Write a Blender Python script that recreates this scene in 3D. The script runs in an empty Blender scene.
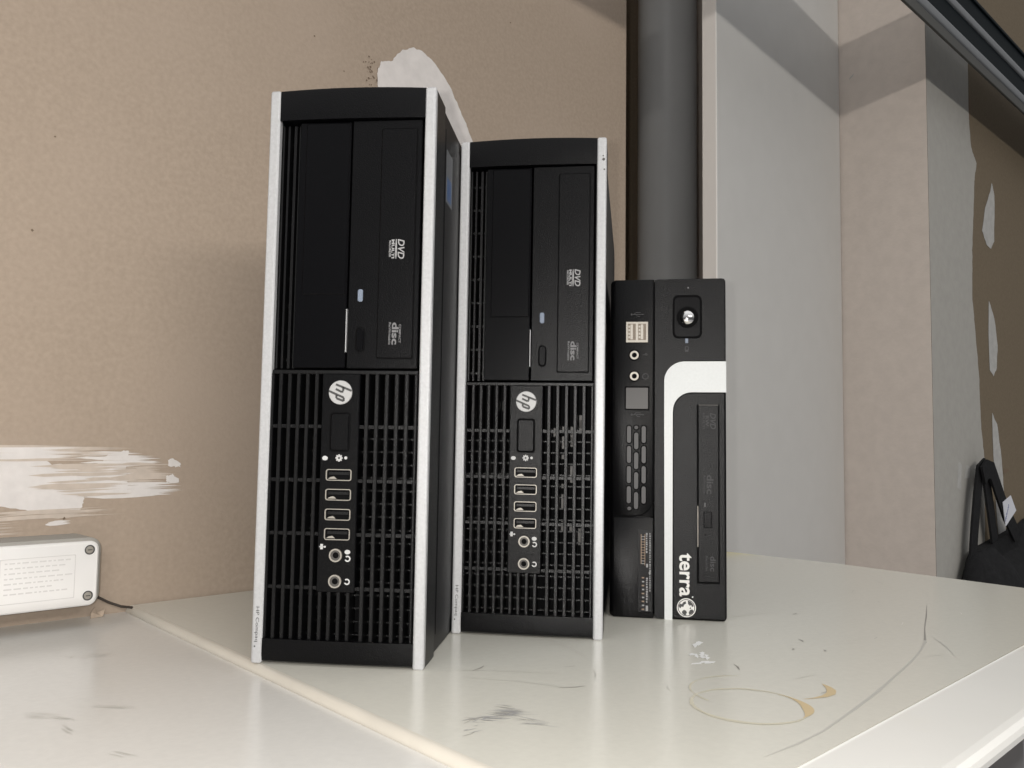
import bpy, bmesh, math, random
from math import sin, cos, pi, radians, sqrt, atan2
from mathutils import Vector, Matrix

random.seed(7)
SC = bpy.context.scene
COL = SC.collection
CM = 0.01
DESK = 74.0                      # desk height in cm; every helper below works in cm

# ------------------------------------------------------------------ materials
def material(name, base, rough=0.5, metal=0.0, spec=0.5, noise=None, bump=None, coat=0.0, mix2=None):
    """noise=(scale, amount) value mottling; bump=(scale, strength); mix2=(colour, scale, lo, hi)"""
    m = bpy.data.materials.new(name)
    m.use_nodes = True
    nt = m.node_tree
    b = nt.nodes['Principled BSDF']
    b.inputs['Base Color'].default_value = (*base, 1)
    b.inputs['Roughness'].default_value = rough
    b.inputs['Metallic'].default_value = metal
    b.inputs['Specular IOR Level'].default_value = spec
    b.inputs['Coat Weight'].default_value = coat
    tc = nt.nodes.new('ShaderNodeTexCoord')
    col = None
    if noise:
        n = nt.nodes.new('ShaderNodeTexNoise'); n.inputs['Scale'].default_value = noise[0]
        n.inputs['Detail'].default_value = 6
        nt.links.new(tc.outputs['Object'], n.inputs['Vector'])
        r = nt.nodes.new('ShaderNodeMapRange')
        r.inputs['From Min'].default_value = 0.3; r.inputs['From Max'].default_value = 0.7
        r.inputs['To Min'].default_value = 1 - noise[1]; r.inputs['To Max'].default_value = 1 + noise[1]
        nt.links.new(n.outputs['Fac'], r.inputs['Value'])
        mx = nt.nodes.new('ShaderNodeVectorMath'); mx.operation = 'SCALE'
        mx.inputs[0].default_value = base
        nt.links.new(r.outputs['Result'], mx.inputs['Scale'])
        col = mx.outputs['Vector']
    if mix2:
        n2 = nt.nodes.new('ShaderNodeTexNoise'); n2.inputs['Scale'].default_value = mix2[1]
        n2.inputs['Detail'].default_value = 4
        nt.links.new(tc.outputs['Object'], n2.inputs['Vector'])
        r2 = nt.nodes.new('ShaderNodeMapRange'); r2.interpolation_type = 'SMOOTHSTEP'
        r2.inputs['From Min'].default_value = mix2[2]; r2.inputs['From Max'].default_value = mix2[3]
        nt.links.new(n2.outputs['Fac'], r2.inputs['Value'])
        mc = nt.nodes.new('ShaderNodeMix'); mc.data_type = 'RGBA'
        mc.inputs[6].default_value = (*base, 1)
        if col: nt.links.new(col, mc.inputs[6])
        mc.inputs[7].default_value = (*mix2[0], 1)
        nt.links.new(r2.outputs['Result'], mc.inputs[0])
        col = mc.outputs[2]
    if col: nt.links.new(col, b.inputs['Base Color'])
    if bump:
        n3 = nt.nodes.new('ShaderNodeTexNoise'); n3.inputs['Scale'].default_value = bump[0]
        n3.inputs['Detail'].default_value = 3
        nt.links.new(tc.outputs['Object'], n3.inputs['Vector'])
        bp = nt.nodes.new('ShaderNodeBump'); bp.inputs['Strength'].default_value = bump[1]
        bp.inputs['Distance'].default_value = 0.001
        nt.links.new(n3.outputs['Fac'], bp.inputs['Height'])
        nt.links.new(bp.outputs['Normal'], b.inputs['Normal'])
    return m

M = dict(
    board=material('plasterboard_brown', (0.385, 0.31, 0.245), 0.85, spec=0.2, noise=(260, 0.07), bump=(420, 0.25), mix2=((0.42, 0.34, 0.275), 3.0, 0.45, 0.75)),
    board_right=material('plasterboard_shaded_brown', (0.165, 0.132, 0.092), 0.9, spec=0.15, noise=(200, 0.08), bump=(300, 0.2)),  # same plasterboard as the left wall, with its dimmer light put into the colour
    board_dark=material('plasterboard_shaft_shade', (0.265, 0.21, 0.15), 0.9, spec=0.15, noise=(200, 0.08), bump=(300, 0.2)),  # plasterboard darkened: the shade inside the shaft is painted into this tone
    plaster=material('white_plaster', (0.70, 0.665, 0.645), 0.8, spec=0.25, noise=(90, 0.06), bump=(160, 0.4)),
    plaster_thin=material('thin_plaster_wash', (0.55, 0.475, 0.41), 0.85, spec=0.2, noise=(120, 0.08)),
    smudge=material('brown_smudge', (0.17, 0.125, 0.09), 0.9, spec=0.1),
    paint=material('beige_wall_paint', (0.57, 0.505, 0.455), 0.75, spec=0.3, noise=(60, 0.04), bump=(180, 0.35)),
    plaster_grey=material('grey_plaster', (0.40, 0.395, 0.38), 0.8, noise=(80, 0.1)),
    paint_grey=material('grey_white_wall_paint', (0.36, 0.35, 0.325), 0.75, spec=0.3, noise=(60, 0.04), bump=(150, 0.3)),
    laminate_panel=material('grey_white_laminate', (0.52, 0.515, 0.50), 0.42, spec=0.4, noise=(25, 0.02), bump=(300, 0.05)),
    laminate_edge=material('lit_laminate_edge', (0.74, 0.71, 0.68), 0.5),  # laminate made lighter where the board's end catches more light
    pipe=material('grey_pvc', (0.52, 0.522, 0.525), 0.36, spec=0.5, noise=(8, 0.05)),
    floor=material('grey_floor', (0.33, 0.33, 0.34), 0.6, noise=(14, 0.12)),
    ceiling=material('white_ceiling', (0.75, 0.74, 0.72), 0.9, noise=(20, 0.03)),
    edge=material('cream_desk_edge', (0.62, 0.585, 0.515), 0.4, noise=(30, 0.05)),
    pale=material('pale_desk_edge', (0.86, 0.85, 0.81), 0.33, noise=(12, 0.02), mix2=((0.84, 0.81, 0.72), 9, 0.5, 0.7)),
    steel=material('grey_steel', (0.35, 0.35, 0.36), 0.4, 0.6),
    scratch=material('dark_scratch', (0.30, 0.285, 0.26), 0.6),
    scuff=material('blue_grey_scuff', (0.36, 0.36, 0.37), 0.6),
    scratch_soft=material('faint_scratch', (0.52, 0.505, 0.465), 0.6),
    ring=material('coffee_stain', (0.63, 0.50, 0.30), 0.5),
    ring_faint=material('faint_coffee_ring', (0.655, 0.62, 0.50), 0.4),
    chip=material('white_scuff', (0.86, 0.86, 0.85), 0.6),
    black=material('black_textured_plastic', (0.0020, 0.0020, 0.0025), 0.31, spec=0.19, noise=(900, 0.25), bump=(1400, 0.22)),
    black_smooth=material('black_satin_plastic', (0.0020, 0.0020, 0.0026), 0.28, spec=0.15, bump=(1800, 0.1)),
    black_bar=material('black_grille_plastic', (0.003, 0.003, 0.0034), 0.36, spec=0.34, bump=(1500, 0.2)),
    void=material('black_inside', (0.0025, 0.0025, 0.0028), 0.8, spec=0.1),
    casem=material('black_painted_steel', (0.004, 0.004, 0.0045), 0.40, spec=0.18, noise=(700, 0.2), bump=(1200, 0.15)),
    silver=material('silver_painted_plastic', (0.47, 0.475, 0.485), 0.42, 0.15, noise=(700, 0.07), bump=(900, 0.1)),
    badge=material('satin_badge_metal', (0.42, 0.42, 0.42), 0.45, 0.1),
    chrome=material('polished_chrome', (0.82, 0.81, 0.80), 0.12, 1.0),
    nickel=material('nickel_plated_metal', (0.40, 0.375, 0.335), 0.50, 0.7),
    nickel_dull=material('dull_metal', (0.085, 0.08, 0.075), 0.5, 0.3),
    copper=material('copper_contacts', (0.20, 0.165, 0.13), 0.55, 0.2),
    mark=material('pale_grey_print', (0.50, 0.50, 0.50), 0.6),
    mark_mid=material('mid_grey_print', (0.30, 0.30, 0.305), 0.6),
    mark_dim=material('dim_grey_print', (0.16, 0.16, 0.165), 0.6),
    mark_dark=material('dark_embossed_print', (0.035, 0.035, 0.037), 0.6),
    ink=material('dark_ink', (0.05, 0.05, 0.05), 0.6),
    ledm=material('grey_blue_light_pipe', (0.19, 0.225, 0.29), 0.3),
    slot=material('grey_slot_face', (0.040, 0.037, 0.038), 0.45),
    window=material('smoked_infrared_window', (0.045, 0.041, 0.039), 0.4, spec=0.4),
    white=material('white_plastic_trim', (0.66, 0.68, 0.68), 0.4, noise=(500, 0.03)),
    white_print=material('white_print', (0.72, 0.71, 0.69), 0.55),
    white_box=material('white_box_plastic', (0.78, 0.765, 0.75), 0.5, noise=(40, 0.02)),
    shaded_box=material('shaded_white_plastic', (0.36, 0.345, 0.315), 0.6, noise=(60, 0.04)),  # white box plastic greyed, so the weaker light on the housing is painted in
    box_print=material('faded_print', (0.62, 0.60, 0.59), 0.6),
    box_pink=material('faded_red_print', (0.72, 0.58, 0.56), 0.6),
    sticker=material('blue_sticker', (0.045, 0.10, 0.24), 0.35),
    sticker_grey=material('grey_sticker', (0.12, 0.125, 0.135), 0.35),
    orange=material('orange_print', (0.27, 0.19, 0.13), 0.6),
    fabric=material('black_fabric', (0.010, 0.010, 0.011), 0.9, spec=0.2, noise=(120, 0.3), bump=(500, 0.5)),
    paper=material('white_paper_tag', (0.62, 0.63, 0.68), 0.7),
    blue_ink=material('blue_ink', (0.12, 0.14, 0.30), 0.7),
    cable=material('dark_cable', (0.045, 0.035, 0.028), 0.6),
    card=material('torn_cardboard', (0.40, 0.32, 0.25), 0.9, noise=(200, 0.15)),
    rail_black=material('blue_black_anodised_metal', (0.003, 0.006, 0.008), 0.6, 0.0, spec=0.05),
    rail_silver=material('brushed_aluminium', (0.13, 0.137, 0.145), 0.5, 0.2, noise=(80, 0.06)),
    rail_lip=material('dull_grey_lip', (0.04, 0.039, 0.034), 0.6, 0.0),
)

def desk_material(name, base, warm, spots):
    """laminate with age yellowing that follows the given room spots (x, y, rx, ry, amount) in metres"""
    m = bpy.data.materials.new(name); m.use_nodes = True
    nt = m.node_tree; b = nt.nodes['Principled BSDF']
    b.inputs['Roughness'].default_value = 0.22
    b.inputs['Specular IOR Level'].default_value = 0.5
    tc = nt.nodes.new('ShaderNodeTexCoord')
    sep = nt.nodes.new('ShaderNodeSeparateXYZ'); nt.links.new(tc.outputs['Object'], sep.inputs[0])
    def mth(op, a, c=None):
        n = nt.nodes.new('ShaderNodeMath'); n.operation = op
        for i, v in enumerate((a, c)):
            if v is None: continue
            if isinstance(v, (int, float)): n.inputs[i].default_value = v
            else: nt.links.new(v, n.inputs[i])
        return n.outputs[0]
    nz = nt.nodes.new('ShaderNodeTexNoise'); nz.inputs['Scale'].default_value = 9; nz.inputs['Detail'].default_value = 5
    nt.links.new(tc.outputs['Object'], nz.inputs['Vector'])
    tot = None
    for (x, y, rx, ry, am, rot) in spots:
        dx = mth('SUBTRACT', sep.outputs[0], x); dy = mth('SUBTRACT', sep.outputs[1], y)
        c, s = cos(rot), sin(rot)
        ex = mth('DIVIDE', mth('ADD', mth('MULTIPLY', dx, c), mth('MULTIPLY', dy, s)), rx)
        ey = mth('DIVIDE', mth('SUBTRACT', mth('MULTIPLY', dy, c), mth('MULTIPLY', dx, s)), ry)
        d = mth('SQRT', mth('ADD', mth('MULTIPLY', ex, ex), mth('MULTIPLY', ey, ey)))
        d = mth('ADD', d, mth('MULTIPLY', mth('SUBTRACT', nz.outputs['Fac'], 0.5), 0.9))
        r = nt.nodes.new('ShaderNodeMapRange'); r.interpolation_type = 'SMOOTHSTEP'
        nt.links.new(d, r.inputs['Value'])
        r.inputs['From Min'].default_value = 1.15; r.inputs['From Max'].default_value = 0.2
        r.inputs['To Min'].default_value = 0; r.inputs['To Max'].default_value = am
        tot = r.outputs['Result'] if tot is None else mth('MAXIMUM', tot, r.outputs['Result'])
    n4 = nt.nodes.new('ShaderNodeTexNoise'); n4.inputs['Scale'].default_value = 220; n4.inputs['Detail'].default_value = 4
    nt.links.new(tc.outputs['Object'], n4.inputs['Vector'])
    mx = nt.nodes.new('ShaderNodeMix'); mx.data_type = 'RGBA'
    mx.inputs[6].default_value = (*base, 1); mx.inputs[7].default_value = (*warm, 1)
    nt.links.new(tot, mx.inputs[0])
    g = nt.nodes.new('ShaderNodeMapRange'); g.inputs['To Min'].default_value = 0.955; g.inputs['To Max'].default_value = 1.045
    nt.links.new(n4.outputs['Fac'], g.inputs['Value'])
    sc = nt.nodes.new('ShaderNodeVectorMath'); sc.operation = 'SCALE'
    nt.links.new(mx.outputs[2], sc.inputs[0]); nt.links.new(g.outputs['Result'], sc.inputs['Scale'])
    nt.links.new(sc.outputs['Vector'], b.inputs['Base Color'])
    n5 = nt.nodes.new('ShaderNodeTexNoise'); n5.inputs['Scale'].default_value = 300
    nt.links.new(tc.outputs['Object'], n5.inputs['Vector'])
    bp = nt.nodes.new('ShaderNodeBump'); bp.inputs['Strength'].default_value = 0.06; bp.inputs['Distance'].default_value = 0.001
    nt.links.new(n5.outputs['Fac'], bp.inputs['Height']); nt.links.new(bp.outputs['Normal'], b.inputs['Normal'])
    return m

M['desk'] = desk_material('grey_green_laminate', (0.70, 0.685, 0.615), (0.76, 0.69, 0.37),
    [(0.80, 0.30, 0.22, 0.40, 0.9, 0.1), (0.42, 0.18, 0.5, 0.07, 0.8, 0.0), (0.28, 0.25, 0.07, 0.16, 0.7, 0.0)])
M['desk_left'] = desk_material('pale_grey_laminate', (0.70, 0.685, 0.65), (0.76, 0.66, 0.36),
    [(0.222, 0.42, 0.035, 0.19, 1.6, 0.03), (0.22, 0.25, 0.05, 0.10, 0.7, 0.0)])

# ------------------------------------------------------------------ geometry helpers (cm)
def box(bm, x0, x1, y0, y1, z0, z1, mi=0, bevel=0.0, seg=2):
    v = [bm.verts.new(p) for p in ((x0,y0,z0),(x1,y0,z0),(x1,y1,z0),(x0,y1,z0),(x0,y0,z1),(x1,y0,z1),(x1,y1,z1),(x0,y1,z1))]
    fs = [bm.faces.new([v[i] for i in q]) for q in ((0,3,2,1),(4,5,6,7),(0,1,5,4),(1,2,6,5),(2,3,7,6),(3,0,4,7))]
    for f in fs: f.material_index = mi
    if bevel:
        es = list({e for f in fs for e in f.edges})
        r = bmesh.ops.bevel(bm, geom=es, offset=bevel, segments=seg, affect='EDGES', profile=0.5)
        for f in r['faces']: f.material_index = mi

def rrect(x0, x1, z0, z1, r, n=5):
    pts = []
    for cx, cz, a0 in ((x1-r, z1-r, 0), (x0+r, z1-r, 90), (x0+r, z0+r, 180), (x1-r, z0+r, 270)):
        for i in range(n+1):
            a = radians(a0 + 90*i/n); pts.append((cx + r*cos(a), cz + r*sin(a)))
    return pts

def circle(cx, cz, r, n=28, rz=None):
    rz = r if rz is None else rz
    return [(cx + r*cos(2*pi*i/n), cz + rz*sin(2*pi*i/n)) for i in range(n)]

def prism(bm, pts, y0, y1, mi=0, inset=0.0, axis='y'):
    """closed outline in the xz plane, from y0 (front) to y1 (back); inset bevels the front rim"""
    P = (lambda x, z, y: (x, y, z)) if axis == 'y' else (lambda x, z, y: (x, z, y))
    n = len(pts)
    rings = []
    if inset:
        cx = sum(p[0] for p in pts)/n; cz = sum(p[1] for p in pts)/n
        w = max(abs(p[0]-cx) for p in pts); h = max(abs(p[1]-cz) for p in pts)
        k = [(cx+(p[0]-cx)*(1-inset/w), cz+(p[1]-cz)*(1-inset/h)) for p in pts]
        rings.append([bm.verts.new(P(x, z, y0)) for x, z in k])
        s = 1 if y1 > y0 else -1
        rings.append([bm.verts.new(P(x, z, y0 + s*inset)) for x, z in pts])
    else:
        rings.append([bm.verts.new(P(x, z, y0)) for x, z in pts])
    rings.append([bm.verts.new(P(x, z, y1)) for x, z in pts])
    fs = [bm.faces.new(rings[0]), bm.faces.new(list(reversed(rings[-1])))]
    for A, B in zip(rings, rings[1:]):
        for i in range(n):
            j = (i+1) % n
            fs.append(bm.faces.new((A[i], B[i], B[j], A[j])))
    for f in fs: f.material_index = mi

def frame(bm, outer, inner, y0, y1, mi=0):
    n = len(outer)
    V = [[bm.verts.new((x, y, z)) for x, z in o] for o, y in ((outer, y0), (inner, y0), (outer, y1), (inner, y1))]
    for i in range(n):
        j = (i+1) % n
        for q in ((V[0][i], V[0][j], V[1][j], V[1][i]), (V[2][j], V[2][i], V[3][i], V[3][j]),
                  (V[0][j], V[0][i], V[2][i], V[2][j]), (V[1][i], V[1][j], V[3][j], V[3][i])):
            f = bm.faces.new(q); f.material_index = mi

def tube(bm, pts, r, mi=0, n=8):
    pts = [Vector(p) for p in pts]; rings = []
    for i, p in enumerate(pts):
        t = (pts[min(i+1, len(pts)-1)] - pts[max(i-1, 0)]).normalized()
        ref = Vector((0, 0, 1)) if abs(t.z) < 0.9 else Vector((1, 0, 0))
        u = t.cross(ref).normalized(); w = t.cross(u)
        rr = r[i] if isinstance(r, (list, tuple)) else r
        rings.append([bm.verts.new(p + (u*cos(2*pi*k/n) + w*sin(2*pi*k/n))*rr) for k in range(n)])
    for A, B in zip(rings, rings[1:]):
        for k in range(n):
            f = bm.faces.new((A[k], A[(k+1) % n], B[(k+1) % n], B[k])); f.material_index = mi
    for R_, rev in ((rings[0], False), (rings[-1], True)):
        f = bm.faces.new(list(reversed(R_)) if rev else R_); f.material_index = mi

def ball(bm, c, r, mi=0, sy=1.0, sx=1.0, sz=1.0):
    res = bmesh.ops.create_uvsphere(bm, u_segments=20, v_segments=12, radius=1)
    for v in res['verts']:
        v.co = Vector((c[0] + v.co.x*r*sx, c[1] + v.co.y*r*sy, c[2] + v.co.z*r*sz))
    for f in {f for v in res['verts'] for f in v.link_faces}: f.material_index = mi

def stroke(bm, pts, w, z, mi=0, axis='z'):
    """flat ribbon along a polyline lying on a surface; axis = the surface normal"""
    pts = [Vector((p[0], p[1])) for p in pts]; L = []
    for i, p in enumerate(pts):
        t = (pts[min(i+1, len(pts)-1)] - pts[max(i-1, 0)])
        t = t.normalized() if t.length else Vector((1, 0))
        nrm = Vector((-t.y, t.x))
        ww = w[i] if isinstance(w, (list, tuple)) else w
        for s in (1, -1):
            q = p + nrm*ww*0.5*s
            L.append(bm.verts.new((q.x, q.y, z) if axis == 'z' else (q.x, z, q.y)))
    for i in range(len(pts)-1):
        f = bm.faces.new((L[2*i], L[2*i+1], L[2*i+3], L[2*i+2])); f.material_index = mi

def obj(name, bm, mats, parent=None, smooth=False, loc=None):
    if not isinstance(mats, (list, tuple)): mats = [mats]
    bmesh.ops.recalc_face_normals(bm, faces=bm.faces)
    me = bpy.data.meshes.new(name)
    for v in bm.verts: v.co *= CM
    bm.to_mesh(me); bm.free()
    for m in mats: me.materials.append(M[m])
    if smooth:
        me.polygons.foreach_set('use_smooth', [True]*len(me.polygons))
        try: me.set_sharp_from_angle(angle=radians(38))
        except Exception: pass
    o = bpy.data.objects.new(name, me); COL.objects.link(o)
    if parent is not None: o.parent = parent
    if loc: o.location = [c*CM for c in loc]
    return o

def NB(): return bmesh.new()

def text_into(bm, s, cx, cz, y, length, height=None, bold=0.0, shear=0.0, mi=0, rot=-90, thick=0.015):
    """raised lettering on the plane y, read downwards (rot=-90) with the letter tops to the right"""
    cu = bpy.data.curves.new('lettering', 'FONT'); cu.body = s; cu.size = 1.0
    cu.align_x = 'CENTER'; cu.align_y = 'CENTER'; cu.offset = bold; cu.shear = shear; cu.resolution_u = 3
    t = bpy.data.objects.new('lettering', cu); COL.objects.link(t)
    dg = bpy.context.evaluated_depsgraph_get()
    me = bpy.data.meshes.new_from_object(t.evaluated_get(dg))
    xs = [v.co.x for v in me.vertices]; ys = [v.co.y for v in me.vertices]
    sx = length/(max(xs)-min(xs)); sy = sx if height is None else height/(max(ys)-min(ys))
    ox = (max(xs)+min(xs))/2; oy = (max(ys)+min(ys))/2
    c, si = cos(radians(rot)), sin(radians(rot))
    vs = []
    for v in me.vertices:
        x, z = (v.co.x-ox)*sx, (v.co.y-oy)*sy
        vs.append(bm.verts.new((cx + x*c - z*si, y - thick, cz + x*si + z*c)))
    for p in me.polygons:
        try:
            f = bm.faces.new([vs[i] for i in p.vertices]); f.material_index = mi
        except ValueError: pass
    bpy.data.objects.remove(t); bpy.data.curves.remove(cu); bpy.data.meshes.remove(me)

def empty(name, loc, rz=0.0):
    o = bpy.data.objects.new(name, None); COL.objects.link(o)
    o.empty_display_size = 0.05
    o.location = [c*CM for c in loc]; o.rotation_euler = (0, 0, rz); return o

def tag(o, label, cat, group=None):
    o['label'] = label; o['category'] = cat
    if group: o['group'] = group
    return o

def struct(o, label=None):
    o['kind'] = 'structure'
    if label: o['label'] = label
    return o

# ------------------------------------------------------------------ camera, room frame
# Room frame: X runs along the left wall (to the right), Y runs into that wall, Z up. Camera stands above X=Y=0.
F, PITCH, ROLL, HC, AH = 851.14, 0.0686, 0.0132, 12.9155, 0.7719
def room(x, y): return (cos(AH)*x + sin(AH)*y, -(sin(AH)*x - cos(AH)*y))
cam_d = bpy.data.cameras.new('camera'); cam = bpy.data.objects.new('camera', cam_d); COL.objects.link(cam)
cam_d.sensor_width = 36.0; cam_d.lens = F/1024*36.0; cam_d.clip_start = 0.02
fw = Vector((0, cos(PITCH), sin(PITCH))); up = Vector((0, -sin(PITCH), cos(PITCH))); rt = Vector((1, 0, 0))
r2 = cos(ROLL)*rt + sin(ROLL)*up; u2 = -sin(ROLL)*rt + cos(ROLL)*up
def rot(v): a = room(v.x, v.y); return Vector((a[0], a[1], v.z))
r2, u2, fw = rot(r2), rot(u2), rot(fw)
cam.matrix_world = Matrix(((r2.x, u2.x, -fw.x, 0), (r2.y, u2.y, -fw.y, 0), (r2.z, u2.z, -fw.z, (DESK+HC)*CM), (0, 0, 0, 1)))
SC.camera = cam

# ------------------------------------------------------------------ room shell
WY, WX = 68.4, 86.9              # left wall plane, its right-hand end
LIFT = [0.0]
def lifted(step=0.00012):
    LIFT[0] += step; return 0.004 + LIFT[0]

def rows(bm, z0, z1, dz, fx0, fx1, y, mi, jit=0.5, lift=0.006):
    """brush-stroked smear on a wall facing -Y: thin overlapping strokes with ragged ends"""
    z = z0; k = 0
    while z < z1:
        a = fx0(z) + random.uniform(-jit, jit); b_ = fx1(z) + random.uniform(-jit, jit)
        if b_ > a + 0.1:
            h = dz*random.uniform(0.9, 1.35); yy = y - lifted(0.00006)
            v = [bm.verts.new(p) for p in ((a, yy, z), (b_, yy, z + random.uniform(-.04, .04)), (b_ + random.uniform(-.2, .2), yy, z+h), (a + random.uniform(-.2, .2), yy, z+h))]
            f = bm.faces.new(v); f.material_index = mi
        z += dz; k += 1

def interp(tab):
    def f(t):
        if t <= tab[0][0]: return tab[0][1]
        for (a, va), (b_, vb) in zip(tab, tab[1:]):
            if t <= b_: return va + (vb-va)*(t-a)/(b_-a)
        return tab[-1][1]
    return f

def polypatch(bm, pts, y, mi, rag=0.0, n=6, xmin=-999):
    """plaster dab with a wavering outline, built as a thin fan on a wall facing -Y"""
    out = []
    for i, p in enumerate(pts):
        q = pts[(i+1) % len(pts)]
        for k in range(n):
            t = k/n
            out.append((p[0]+(q[0]-p[0])*t + random.uniform(-rag, rag), p[1]+(q[1]-p[1])*t + random.uniform(-rag, rag)))
    yy = y - lifted()
    vs = [bm.verts.new((x, yy, z)) for x, z in [(max(px, xmin), pz) for px, pz in out]]
    f = bm.faces.new(vs); f.material_index = mi
    f.normal_update(); bmesh.ops.triangulate(bm, faces=[f])

bm = NB()
box(bm, -90, WX, WY, WY+2.5, 0, 245, 0)
D = DESK
# wide horizontal filler smear above the white wall box
def smear(x0, x1, z0, z1, n, lo_, hi_, mi):
    """thin dry-brush streaks, about level, that thin out towards their ends"""
    for k in range(n):
        z = D + random.uniform(z0, z1); a = x0 + random.uniform(-lo_, lo_); b_ = x1 + random.uniform(-hi_, hi_*0.6)
        if b_ < a + .2: continue
        h = random.uniform(.025, .11); yy = WY - lifted(); sl = random.uniform(-.015, .03)
        m = (a+b_)/2
        pts = [(a, z), (a+(m-a)*.4, z-h), (m, z-h+sl*(m-a)), (b_, z+sl*(b_-a)), (m, z+h+sl*(m-a)), (a+(m-a)*.4, z+h)]
        f = bm.faces.new([bm.verts.new((x, yy, zz)) for x, zz in pts]); f.material_index = mi
polypatch(bm, [(-5, D+8.6), (10, D+8.2), (16.4, D+7.95), (19.3, D+7.3), (21.6, D+7.25), (21.8, D+7.6), (22.0, D+8.5), (25.0, D+8.3), (25.1, D+9.4), (24.9, D+10.4), (25.1, D+11.9), (23.6, D+11.75), (23.1, D+11.0), (22.0, D+10.7), (19.6, D+10.9), (18.8, D+11.5), (16.2, D+11.4), (8, D+11.6), (-5, D+11.3)], WY, 1, 0.06, 9)
smear(22, 25.6, 8.4, 11.9, 46, 1.0, 1.2, 1)
smear(23.5, 28.6, 8.3, 9.4, 42, 1.2, 1.6, 1)
smear(24, 27.2, 10.9, 11.5, 14, 1.0, 1.0, 1)
smear(24.5, 28.4, 9.4, 10.9, 26, 1.0, 1.2, 2)
smear(12, 24, 11.2, 12.2, 34, 4, 3, 2)
smear(14, 21, 11.3, 11.9, 20, 4, 2, 1)
smear(16, 24, 6.9, 7.5, 16, 4, 2, 2)
smear(19.4, 21.0, 6.45, 6.75, 7, .4, .4, 1)
smear(10, 17.6, 5.9, 6.6, 14, 3, 1, 2)
smear(20, 24.8, 8.5, 11, 30, 2, 1.5, 2)
for cx, cz in ((28.7, 10.9), (28.6, 9.6)):
    polypatch(bm, [(cx-0.6, D+cz+0.25), (cx-.1, D+cz+.4), (cx+0.5, D+cz-0.05), (cx+.4, D+cz-.3), (cx-0.5, D+cz-0.25)], WY, 1, 0.06)
# hump-shaped filler patch above the tall tower
polypatch(bm, [(47.7, D+46), (47.3, D+49.2), (47.8, D+50.6), (48.9, D+50.9), (50.2, D+52.5), (51.6, D+53.3), (52.9, D+53.3), (54.6, D+52.6), (56.3, D+51.2), (57.9, D+48.9), (59.0, D+47.4), (60.0, D+45.6), (60.9, D+44.2), (57.5, D+36), (50, D+36)], WY-0.05, 1, 0.08)
for i in range(34):
    x = random.gauss(46.7, 0.45); z = D + random.gauss(49.2, 0.8)
    s = random.uniform(.04, .13)
    polypatch(bm, [(x-s, z), (x, z+s), (x+s, z), (x, z-s)], WY-0.03, 3, 0.02, 2)
for x, z in ((40.2, 50.5), (17.5, 27.9), (18.7, 35.2), (65.5, 61.0), (43.5, 48.2), (20.6, 6.9)):
    s = random.uniform(.06, .12)
    polypatch(bm, [(x-s, D+z), (x, D+z+s), (x+s, D+z), (x, D+z-s)], WY-0.03, 3, 0.02, 2)
wl = obj('wall_left', bm, ['board', 'plaster', 'plaster_thin', 'smudge'])
struct(wl, 'brown plasterboard wall with white filler smears')

# open shaft behind the wall's end, where the pipe runs
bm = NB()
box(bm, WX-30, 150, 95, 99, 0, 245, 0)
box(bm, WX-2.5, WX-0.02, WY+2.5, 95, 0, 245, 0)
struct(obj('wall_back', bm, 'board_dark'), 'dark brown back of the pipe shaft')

# wall block on the right: beige left side, grey-painted then bare brown front
PX, PY = 137.75, 48.6
bm = NB()
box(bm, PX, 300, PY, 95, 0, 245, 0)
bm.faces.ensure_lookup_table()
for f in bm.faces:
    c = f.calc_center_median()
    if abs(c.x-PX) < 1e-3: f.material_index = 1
edge = [(D-20, 160.3), (D-6, 160.3), (D+11, 161.2), (D+17, 159.8), (D+25.9, 159.4), (D+32.9, 158.1), (D+38.3, 157.0), (D+47, 157.5), (D+55.6, 158.9), (D+60, 159.6), (D+63, 160.9), (D+65.2, 158.3), (D+70, 157.4), (D+88, 157.6), (244, 158)]
polypatch(bm, [(PX-.3, 0.5), (160, 0.5)] + [(x, z) for z, x in edge] + [(PX-.3, 244)], PY, 2, 0.12, 8, PX)
def dab(pts, mi=3): polypatch(bm, [(x, D+z) for x, z in pts], PY-0.01, mi, 0.12, 4)
dab([(168.9, 61.6), (170.4, 59.4), (169.5, 50.6), (167.5, 49.0), (165.1, 49.4), (162.9, 51.5), (165.0, 56.1), (168.0, 59.6)])
dab([(165.7, 39.3), (168.5, 36.4), (170.0, 31.6), (169.1, 27.5), (167.2, 25.9), (165.2, 26.8), (164.9, 33.6)])
dab([(165.9, 19.3), (168.5, 17.2), (170.6, 11.2), (171.2, 6.7), (172, -4), (168, -5), (166.3, 6.8), (165.9, 13.4)])
dab([(148.4, 10.8), (149.8, 10.3), (149.2, 6.2), (147.5, 6.6)])
dab([(151.9, 10.2), (153.9, 9.9), (153.6, 8.2), (150.9, 7.9)])
dab([(157.5, 74.5), (158.4, 74.0), (158.2, 70.5), (157.4, 70.0)], 4)
dab([(171.5, 9.2), (174.5, 9.4), (174.5, 8.7), (171.5, 8.5)], 4)
dab([(171.8, 3.0), (174, 3.2), (173.8, 2.4), (171.8, 2.3)], 4)
# small scuff on the beige side and a hairline crack near its foot
vs = [bm.verts.new((PX-0.05, y, D+z)) for y, z in ((60.8, 75.0), (60.0, 75.6), (60.2, 75.2), (60.9, 74.7))]
f = bm.faces.new(vs); f.material_index = 3
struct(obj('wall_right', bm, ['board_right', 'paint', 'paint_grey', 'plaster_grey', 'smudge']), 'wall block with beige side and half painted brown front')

bm = NB(); box(bm, -200, 300, -220, 99, -3, 0, 0)
struct(obj('floor', bm, 'floor'))

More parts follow.
